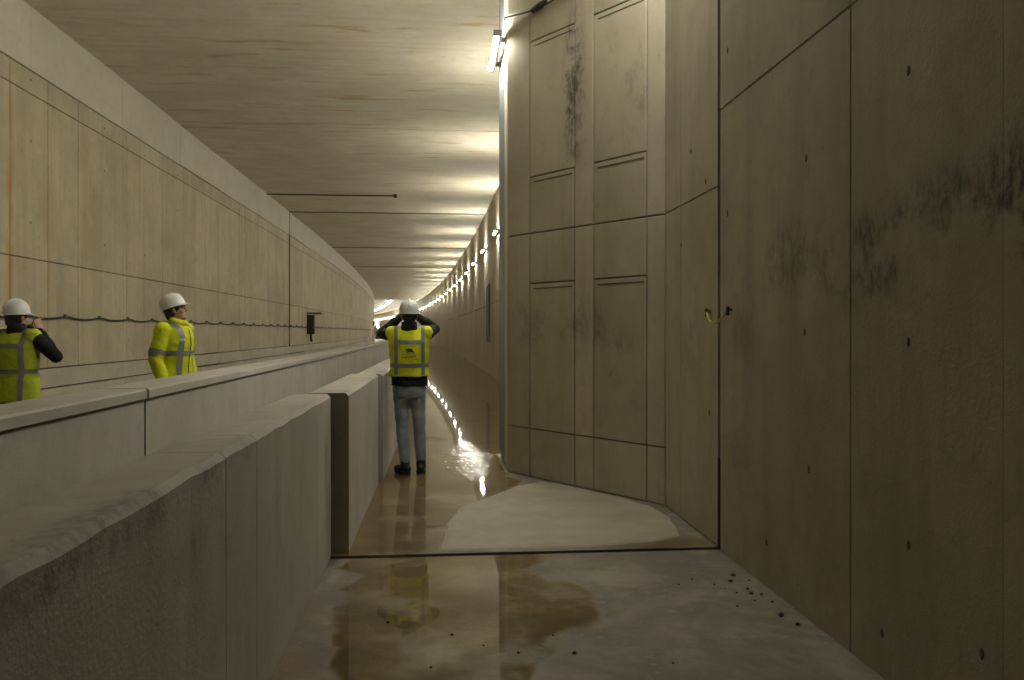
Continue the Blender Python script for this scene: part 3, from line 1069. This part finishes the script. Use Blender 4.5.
def person(loc, rz, scale, label, arms, feet, vest='vest', head_rot=(0, 0, 0), lean=0.0, jacket='navy', vestmat='hivis', legs='jeans', logo=False, hem=1.03):
    """local frame: faces +Y, right hand +X"""
    root = empty('person', loc, rz, scale)
    tag(root, label, 'person')
    HP = V(0, .0 + lean, 1.555)                       # neck pivot
    HM = Matrix.Translation(HP) @ Euler(head_rot).to_matrix().to_4x4()

    def H(x, y, z):
        return HM @ V(x, y, z + .10)
    HR = Euler(head_rot).to_matrix()

    # ---- body: one continuous mesh
    b = MB()
    tors = [(.84, .125, .10, 0, 0), (.92, .155, .11, 0, 0), (1.02, .145, .10, 0, 0), (1.12, .135, .095, 0, lean * .3), (1.28, .155, .11, 0, lean * .6), (1.38, .165, .105, 0, lean * .8),
            (1.46, .15, .085, 0, lean), (1.51, .09, .06, 0, lean), (1.54, .055, .055, 0, lean)]
    b.loft(tors)
    for sgn, key in ((-1, 'L'), (1, 'R')):
        sh, el, wr_, hd, pn, th_ = arms[key]
        b.capsules([(V(*sh), .055), (V(*sh).lerp(V(*el), .5), .046), (V(*el), .038), (V(*el).lerp(V(*wr_), .35), .038), (V(*wr_), .026)])
        hand_shapes(b, V(*wr_), V(*hd), V(*pn), arms.get('curl', .35), th_)
        hip, kn, an = feet[key][:3]
        b.capsules([(V(*hip), .078), (V(*hip).lerp(V(*kn), .5), .066), (V(*kn), .05), (V(*kn).lerp(V(*an), .35), .05), (V(*an), .034)])
        tp = V(*an) + Euler((0, 0, feet[key][3])).to_matrix() @ V(0, .15, -.05)
        b.capsules([(V(*an) + V(0, 0, -.04), .032), (tp, .028)])
    b.capsules([(HP - V(0, 0, .04), .056), (H(0, -.012, -.04), .054)])
    b.ell(H(0, -.012, .03), (.076, .097, .100), HR, 20, 14)
    b.ell(H(0, .028, -.045), (.056, .062, .062), HR)
    b.ell(H(0, .074, -.088), (.024, .02, .02), HR)
    b.ell(H(0, .072, .035), (.052, .022, .016), HR)
    for s in (-1, 1):
        b.ell(H(s * .036, .062, -.018), (.026, .026, .024), HR)
        b.ell(H(s * .078, -.004, -.002), (.010, .02, .031), HR)
    b.capsules([(H(0, .086, .022), .009), (H(0, .104, -.008), .0115), (H(0, .106, -.018), .013)], 8)
    b.ell(H(0, .086, -.052), (.024, .012, .006), HR)
    b.ell(H(0, .084, -.064), (.021, .012, .007), HR)
    body = link('body', vox(b, .0075, 4, 'body'), M['skin'], root, True)
    # ---- face details
    for s in (-1, 1):
        e = MB().ell(H(s * .031, .080, .010), (.013, .009, .009), HR, 10, 8).build('eye', M['white_eye'], root, True)
        MB().ell(H(s * .031, .0875, .010), (.006, .004, .006), HR, 8, 6).build('iris', M['hair'], e, True)
        MB().tube([H(s * .014, .094, .034), H(s * .032, .093, .038), H(s * .05, .080, .033)], .0035, 6).build('eyebrow', M['hair'], root, True)
    MB().tube([H(-.022, .088, -.058), H(0, .098, -.057), H(.022, .088, -.058)], .003, 6).build('mouth', M['lips'], root, True)
    # ---- hair: back and sides of the head below the helmet
    hb = MB()
    hb.ell(H(0, -.035, .018), (.084, .086, .096), HR, 18, 12)
    hb.ell(H(0, -.062, -.03), (.066, .05, .065), HR)
    for s in (-1, 1):
        hb.ell(H(s * .066, .016, .03), (.016, .035, .045), HR)
    link('hair', vox(hb, .008, 3, 'hair'), M['hair'], root, True)
    # ---- hard hat
    hh = empty('hard_hat', (0, 0, 0))
    hh.parent = root
    hh.matrix_local = HM @ Matrix.Translation((0, -.014, .150)) @ Matrix.Rotation(.10, 4, 'X')
    hh['label'] = 'white hard hat'
    sh = MB()
    nv, nu = 10, 32
    v, f = [], []
    for j in range(nv + 1):
        t = (PI / 2) * j / nv
        for i in range(nu):
            a = 2 * PI * i / nu
            r_ = math.cos(t) ** .75
            v.append((.106 * r_ * math.cos(a), .124 * r_ * math.sin(a), .130 * math.sin(t) ** .92 if j else 0))
    f = [(j * nu + i, j * nu + (i + 1) % nu, (j + 1) * nu + (i + 1) % nu, (j + 1) * nu + i) for j in range(nv) for i in range(nu)]
    o0_ = len(v)
    for rr, zz in ((1.0, -.016), (.93, -.016), (.93, 0.01)):
        v += [(.106 * rr * math.cos(2 * PI * i / nu), .124 * rr * math.sin(2 * PI * i / nu), zz) for i in range(nu)]
    prev = 0
    for q in range(3):
        o_ = o0_ + q * nu
        f += [(prev + i, o_ + i, o_ + (i + 1) % nu, prev + (i + 1) % nu) for i in range(nu)]
        prev = o_
    sh.add(v, f).build('shell', M['helmet'], hh, True)
    br = MB()                                           # rim that widens to the peak in front
    v, f = [], []
    for i in range(nu):
        a = 2 * PI * i / nu
        fx, fy = math.cos(a), math.sin(a)
        ext = .007 + .036 * max(0, fy) ** 3
        for rr, z in ((.0, -.004), (ext, -.010 - .25 * ext * max(0, fy)), (ext, -.016 - .25 * ext * max(0, fy)), (.0, -.014)):
            v.append(((.105 + rr) * fx, (.123 + rr) * fy, z))
    f = [(i * 4 + j, ((i + 1) % nu) * 4 + j, ((i + 1) % nu) * 4 + (j + 1) % 4, i * 4 + (j + 1) % 4) for i in range(nu) for j in range(4)]
    br.add(v, f).build('peak', M['helmet'], hh, True)
    rd = MB().tube([(0, .123 * math.cos(t), .004 + .130 * math.sin(t) ** .92) for t in np.linspace(.5, PI - .35, 14)], .011, 6)
    rd.build('ridge', M['helmet'], hh, True)
    # ---- jacket
    j = MB()
    off = .028 if jacket == 'navy' else .042
    zlow = min(.93, hem - .06) if jacket == 'navy' else .80
    js = [(zlow, .165 + off, .115 + off, 0, 0), (1.02, .158 + off, .108 + off, 0, 0), (1.14, .150 + off, .105 + off, 0, lean * .3), (1.28, .165 + off, .115 + off, 0, lean * .6), (1.39, .172 + off, .11 + off, 0, lean * .8),
          (1.46, .15 + off, .085 + off * .8, 0, lean), (1.505, .095 + off * .5, .06 + off * .6, 0, lean), (1.545, .058 + off * .5, .058 + off * .5, 0, lean)]
    j.loft(js)
    for key in ('L', 'R'):
        sh_, el, wr_ = [V(*q) for q in arms[key][:3]]
        e_ = .004 if jacket == 'navy' else .014
        j.capsules([(sh_, .068 + e_), (sh_.lerp(el, .5), .062 + e_), (el, .056 + e_), (el.lerp(wr_, .4), .053 + e_), (el.lerp(wr_, 1.0), .040 + e_ * .5)])
    jm = vox(j, .010, 5, 'jacket')
    fold(jm, lambda p: noise.noise(p * 9) * .007 + noise.noise(V(p.x * 18, p.y * 18, p.z * 30)) * .004)
    jk = link('jacket', jm, M[jacket], root, True)
    surf = jm
    if vest == 'vest':
        vst = MB()
        o2 = off + .017
        vs2 = [(hem, .172 + o2, .122 + o2, 0, 0), (max(1.05, hem + .02), .166 + o2, .114 + o2, 0, 0)] + [(z, rx + .017, ry + .017, cx_, cy_) for z, rx, ry, cx_, cy_ in js[2:6]] + [(1.515, .115 + o2 * .5, .062 + o2 * .6, 0, lean)]
        vst.loft(vs2)
        for key, s in (('L', -1), ('R', 1)):
            sh_, el = [V(*q) for q in arms[key][:2]]
            vst.capsules([(V(sh_.x * .72, sh_.y + lean * .2, sh_.z), .085), (V(sh_.x * .95, sh_.y, sh_.z + .005), .082)])
        vm = vox(vst, .010, 6, 'vest')
        fold(vm, lambda p: noise.noise(p * 8 + V(3, 3, 3)) * .007 + noise.noise(V(p.x * 14, p.y * 14, p.z * 22)) * .004)
        vo = link('vest', vm, M[vestmat], root, True)
        surf = vm
        host = vo
        nk = MB()
        ring = [(rr * math.cos(2 * PI * q / 20), rr * math.sin(2 * PI * q / 20) + lean - .004, zz - .02 * max(0, math.sin(2 * PI * q / 20))) for q in range(20)
                for rr, zz in ((.092, 1.50), (.080, 1.605), (.070, 1.605), (.066, 1.50))]
        nk.add(ring, [(q * 4 + e, ((q + 1) % 20) * 4 + e, ((q + 1) % 20) * 4 + (e + 1) % 4, q * 4 + (e + 1) % 4) for q in range(20) for e in range(4)])
        nk.build('collar', M['navy'], jk, True)
    else:
        host = jk
        cl = MB()
        for r_, z, in ((.0, 0),):
            ring = []
            for q in range(20):
                a = 2 * PI * q / 20
                dip = -.03 * max(0, math.sin(a))
                for rr, zz in ((.098, 1.50), (.088, 1.585 + dip), (.076, 1.585 + dip), (.070, 1.50)):
                    ring.append((rr * math.cos(a), rr * .98 * math.sin(a) + lean, zz))
            cl.add(ring, [(q * 4 + e, ((q + 1) % 20) * 4 + e, ((q + 1) % 20) * 4 + (e + 1) % 4, q * 4 + (e + 1) % 4) for q in range(20) for e in range(4)])
        cl.build('collar', M[vestmat], host, True)
        hood = MB()
        hood.ell((0, -.105 + lean, 1.50), (.12, .06, .055), None, 18, 10)
        link('hood', vox(hood, .01, 3, 'hood'), M[vestmat], host, True)
    # ---- reflective tape laid on the garment
    bvh = BVHTree.FromPolygons([q.co.copy() for q in surf.vertices], [tuple(q.vertices) for q in surf.polygons])

    def cast(o_, d_, lift=.006):
        hit = bvh.ray_cast(o_, d_.normalized())
        return hit[0] - d_.normalized() * lift if hit[0] else None

    def ribbon(name, rays, mat=M['reflect']):
        rows_ = []
        for a_, b_ in rays:
            pp_ = [cast(a_[0].lerp(b_[0], t_), a_[1]) for t_ in (0, .33, .67, 1)]
            rows_.append(pp_ if all(pp_) else None)
        mb_ = MB()
        ids = {}
        for q, r_ in enumerate(rows_):
            if r_:
                ids[q] = len(mb_.v)
                mb_.v += [tuple(p_) for p_ in r_]
        for q in range(len(rows_) - 1):
            if q in ids and q + 1 in ids and (rows_[q][0] - rows_[q + 1][0]).length < .09:
                for e in range(3):
                    mb_.f.append((ids[q] + e, ids[q] + e + 1, ids[q + 1] + e + 1, ids[q + 1] + e))
        if mb_.f:
            return mb_.build(name, mat, host, True)

    def hband(z, w_=.042, lim=None, half=0):
        rays = []
        for q in range(73):
            a = 2 * PI * q / 72 + (PI if half > 0 else 0)
            d_ = V(math.cos(a), math.sin(a), 0)
            if (lim and abs(d_.x) > lim) or half * d_.y < 0:
                rays.append(((V(0, 9, 0), V(0, 1, 0)),) * 2)
                continue
            c0 = V(0, lean * .6, 0)
            rays.append(((c0 + d_ * .6 + V(0, 0, z - w_ / 2), -d_), (c0 + d_ * .6 + V(0, 0, z + w_ / 2), -d_)))
        ribbon('reflective_band', rays)

    def vband(x0, x1=None, w_=.05, z0=1.04, arc=True):
        x1 = x0 if x1 is None else x1
        rays = []
        cz = 1.36
        path = [('b', z) for z in np.arange(z0, cz, .025)] + [('a', t) for t in np.linspace(PI, 0, 28)] + [('f', z) for z in np.arange(cz, z0, -.025)]
        for typ, t in path:
            if typ == 'b':
                o_, d_ = V(0, -.6, t), V(0, 1, 0)
            elif typ == 'f':
                o_, d_ = V(0, .6, t), V(0, -1, 0)
            else:
                d_ = V(0, -math.cos(t), -math.sin(t))
                o_ = V(0, lean, cz) - d_ * .6
            rays.append(((o_ + V(x0 - w_ / 2, 0, 0), d_), (o_ + V(x0 + w_ / 2, 0, 0), d_)))
        ribbon('reflective_strap', rays)
    if vest == 'vest':
        hband(1.145, .042)
        hband(1.39, .042, .78, -1)
        hband(1.39, .042, .78, 1)
        vband(-.14, w_=.038, z0=hem + .02)
        vband(.14, w_=.038, z0=hem + .02)
    else:
        hband(1.22, .05)
        hband(.95, .05)
        vband(-.115, w_=.055, z0=.84)
        vband(.115, w_=.055, z0=.84)
        # zip
        rays = [((V(-.006, .6, z), V(0, -1, 0)), (V(.006, .6, z), V(0, -1, 0))) for z in np.arange(.84, 1.50, .02)]
        ribbon('zip', rays, M['boot'])
        for key in ('L', 'R'):
            sh_, el, wr_ = [V(*q) for q in arms[key][:3]]
            for t_ in (.75,):
                ax = (el - sh_).normalized()
                u_ = ax.cross(V(0, 1, 0)).normalized()
                w2 = ax.cross(u_)
                rays = []
                for q in range(25):
                    a = 2 * PI * q / 24
                    d_ = u_ * math.cos(a) + w2 * math.sin(a)
                    c0 = sh_.lerp(el, t_)
                    rays.append(((c0 + d_ * .13 - ax * .025, -d_), (c0 + d_ * .13 + ax * .025, -d_)))
                ribbon('sleeve_band', rays)
    if logo:
        def mark(name, pts2, w_):
            rays = [((V(x, -.6, z - w_ / 2), V(0, 1, 0)), (V(x, -.6, z + w_ / 2), V(0, 1, 0))) for x, z in pts2]
            ribbon(name, rays, M['print'])
        # dark block mark with a swoosh below it and a thin line of lettering
        mark('back_print', [(x, 1.312) for x in np.linspace(-.045, .03, 6)], .022)
        mark('back_print', [(x, 1.285 + .01 * math.sin((x + .03) * 40)) for x in np.linspace(-.03, .045, 8)], .016)
        x = -.085
        for wd in (.02, .03, .014, .035, .024):
            mark('back_print', [(q, 1.235 + .012 * math.sin(q * 9)) for q in np.linspace(x, x + wd, 3)], .010)
            x += wd + .009
    # ---- trousers
    t = MB()
    t.loft([(.80, .150, .115, 0, 0), (.88, .172, .128, 0, 0), (.98, .166, .12, 0, 0), (1.03, .155, .112, 0, 0)])
    for key in ('L', 'R'):
        hip, kn, an = [V(*q) for q in feet[key][:3]]
        t.capsules([(hip + V(0, 0, -.02), .092), (hip.lerp(kn, .45), .082), (kn, .066), (kn.lerp(an, .3), .067), (kn.lerp(an, .7), .057), (an + V(0, 0, .02), .050)])
    tm = vox(t, .010, 5, 'trousers')
    fold(tm, lambda p: noise.noise(V(p.x * 10, p.y * 10, p.z * 16)) * .007)
    link('jeans' if legs == 'jeans' else 'trousers', tm, M[legs], root, True)
    # ---- boots
    for key in ('L', 'R'):
        an = V(*feet[key][2])
        R = Euler((0, 0, feet[key][3])).to_matrix()
        m = MB()
        m.capsules([(an + V(0, 0, .03), .052), (an + V(0, 0, -.03), .052)])
        for q, (yy_, rx, ry, rz_) in enumerate(((-.045, .040, .045, .05), (.04, .043, .07, .05), (.12, .048, .07, .038))):
            m.ell(V(an.x, an.y, .055) + R @ V(0, yy_, rz_ - .05), (rx, ry, rz_), R, 14, 10)
        bo = link('boot', vox(m, .009, 3, 'boot'), M['boot'], root, True)
        ol = []
        for q in range(24):
            a = 2 * PI * q / 24
            x_, y_ = .05 * math.cos(a) * (1 - .12 * math.sin(a + .6)), .05 + .142 * math.sin(a)
            pt = R @ V(x_, y_, 0)
            ol.append((an.x + pt.x, an.y + pt.y))
        MB().prism(ol, 0.004, .028).build('sole', M['sole'], bo)
    return root


def leg(x, y, kx, ky, ax, ay, yaw, hipx):
    return ((hipx, 0, .90), (kx, ky, .49), (ax, ay, .10), yaw)


# person in jeans, back turned, photographing down the tunnel
armsA = {'L': ((-.185, .0, 1.475), (-.285, .20, 1.475), (-.095, .235, 1.655), (.35, .2, .6), (.5, .3, .1), 1),
         'R': ((.185, .0, 1.475), (.275, .20, 1.53), (.095, .235, 1.665), (-.35, .2, .6), (-.5, .3, .1), -1), 'curl': .45}
feetA = {'L': leg(0, 0, -.075, .03, -.045, .0, .55, -.085), 'R': leg(0, 0, .105, .02, .125, .03, -.1, .085)}
pa = person((-.345, 8.52, .005), .06, 1.0, 'person in blue-grey jeans with back turned, yellow vest and both arms raised', armsA, feetA, head_rot=(-.05, 0, 0), logo=True)

# person in the full yellow jacket, looking along the tunnel
armsB = {'L': ((-.20, .0, 1.46), (-.265, -.03, 1.16), (-.25, .06, .91), (.1, .3, -.9), (1, 0, 0), -1),
         'R': ((.20, .0, 1.46), (.265, -.04, 1.16), (.25, .05, .91), (-.1, .3, -.9), (-1, 0, 0), 1), 'curl': .5}
feetB = {'L': leg(0, 0, -.10, .02, -.11, 0, .15, -.085), 'R': leg(0, 0, .10, .02, .11, 0, -.15, .085)}
pb = person((-2.86, 8.88, 0), math.radians(-106), 1.045, 'person in a long-sleeved yellow jacket looking sideways behind the capped barrier', armsB, feetB, vest='none',
            jacket='hivis', vestmat='hivis', legs='trouser', head_rot=(.22, 0, .42), lean=.035)

# person at the edge of the picture, back turned, one elbow out
armsC = {'L': ((-.185, .0, 1.47), (-.30, .12, 1.27), (-.10, .28, 1.56), (.3, .15, .6), (.5, .3, .1), 1),
         'R': ((.185, .0, 1.47), (.36, .08, 1.28), (.06, .22, 1.53), (-.2, .1, .6), (-.5, .3, .1), -1), 'curl': .45}
feetC = {'L': leg(0, 0, -.10, .02, -.11, 0, .15, -.085), 'R': leg(0, 0, .10, .02, .11, 0, -.15, .085)}
pc2 = person((-4.03, 8.0, 0), math.radians(-14), .985, 'person in a yellow-green vest over black sleeves, back turned, one elbow out', armsC, feetC, vestmat='hivis_green', legs='trouser',
             head_rot=(-.05, 0, -.25), hem=.85)


def camera_thing(loc, rz, label):
    r = empty('compact_camera', loc, rz)
    tag(r, label, 'camera')
    MB().box(-.062, .062, -.018, .022, -.038, .038).build('body', M['camera'], r, bevel=.008)
    MB().tube([(0, .02, -.002), (0, .045, -.002), (0, .06, -.002)], [.03, .03, .027], 16).build('lens', M['camera'], r, True)
    MB().tube([(0, .058, -.002), (0, .062, -.002)], .022, 16).build('front_glass', M['glass'], r)
    MB().tube([(.04, 0, .036), (.04, 0, .046)], .008, 10).build('shutter_button', M['grey_metal'], r)


camera_thing((-.36, 8.52 + .36, 1.74), .06, 'small black camera held up by the person in blue-grey jeans')
bpy.context.view_layer.update()
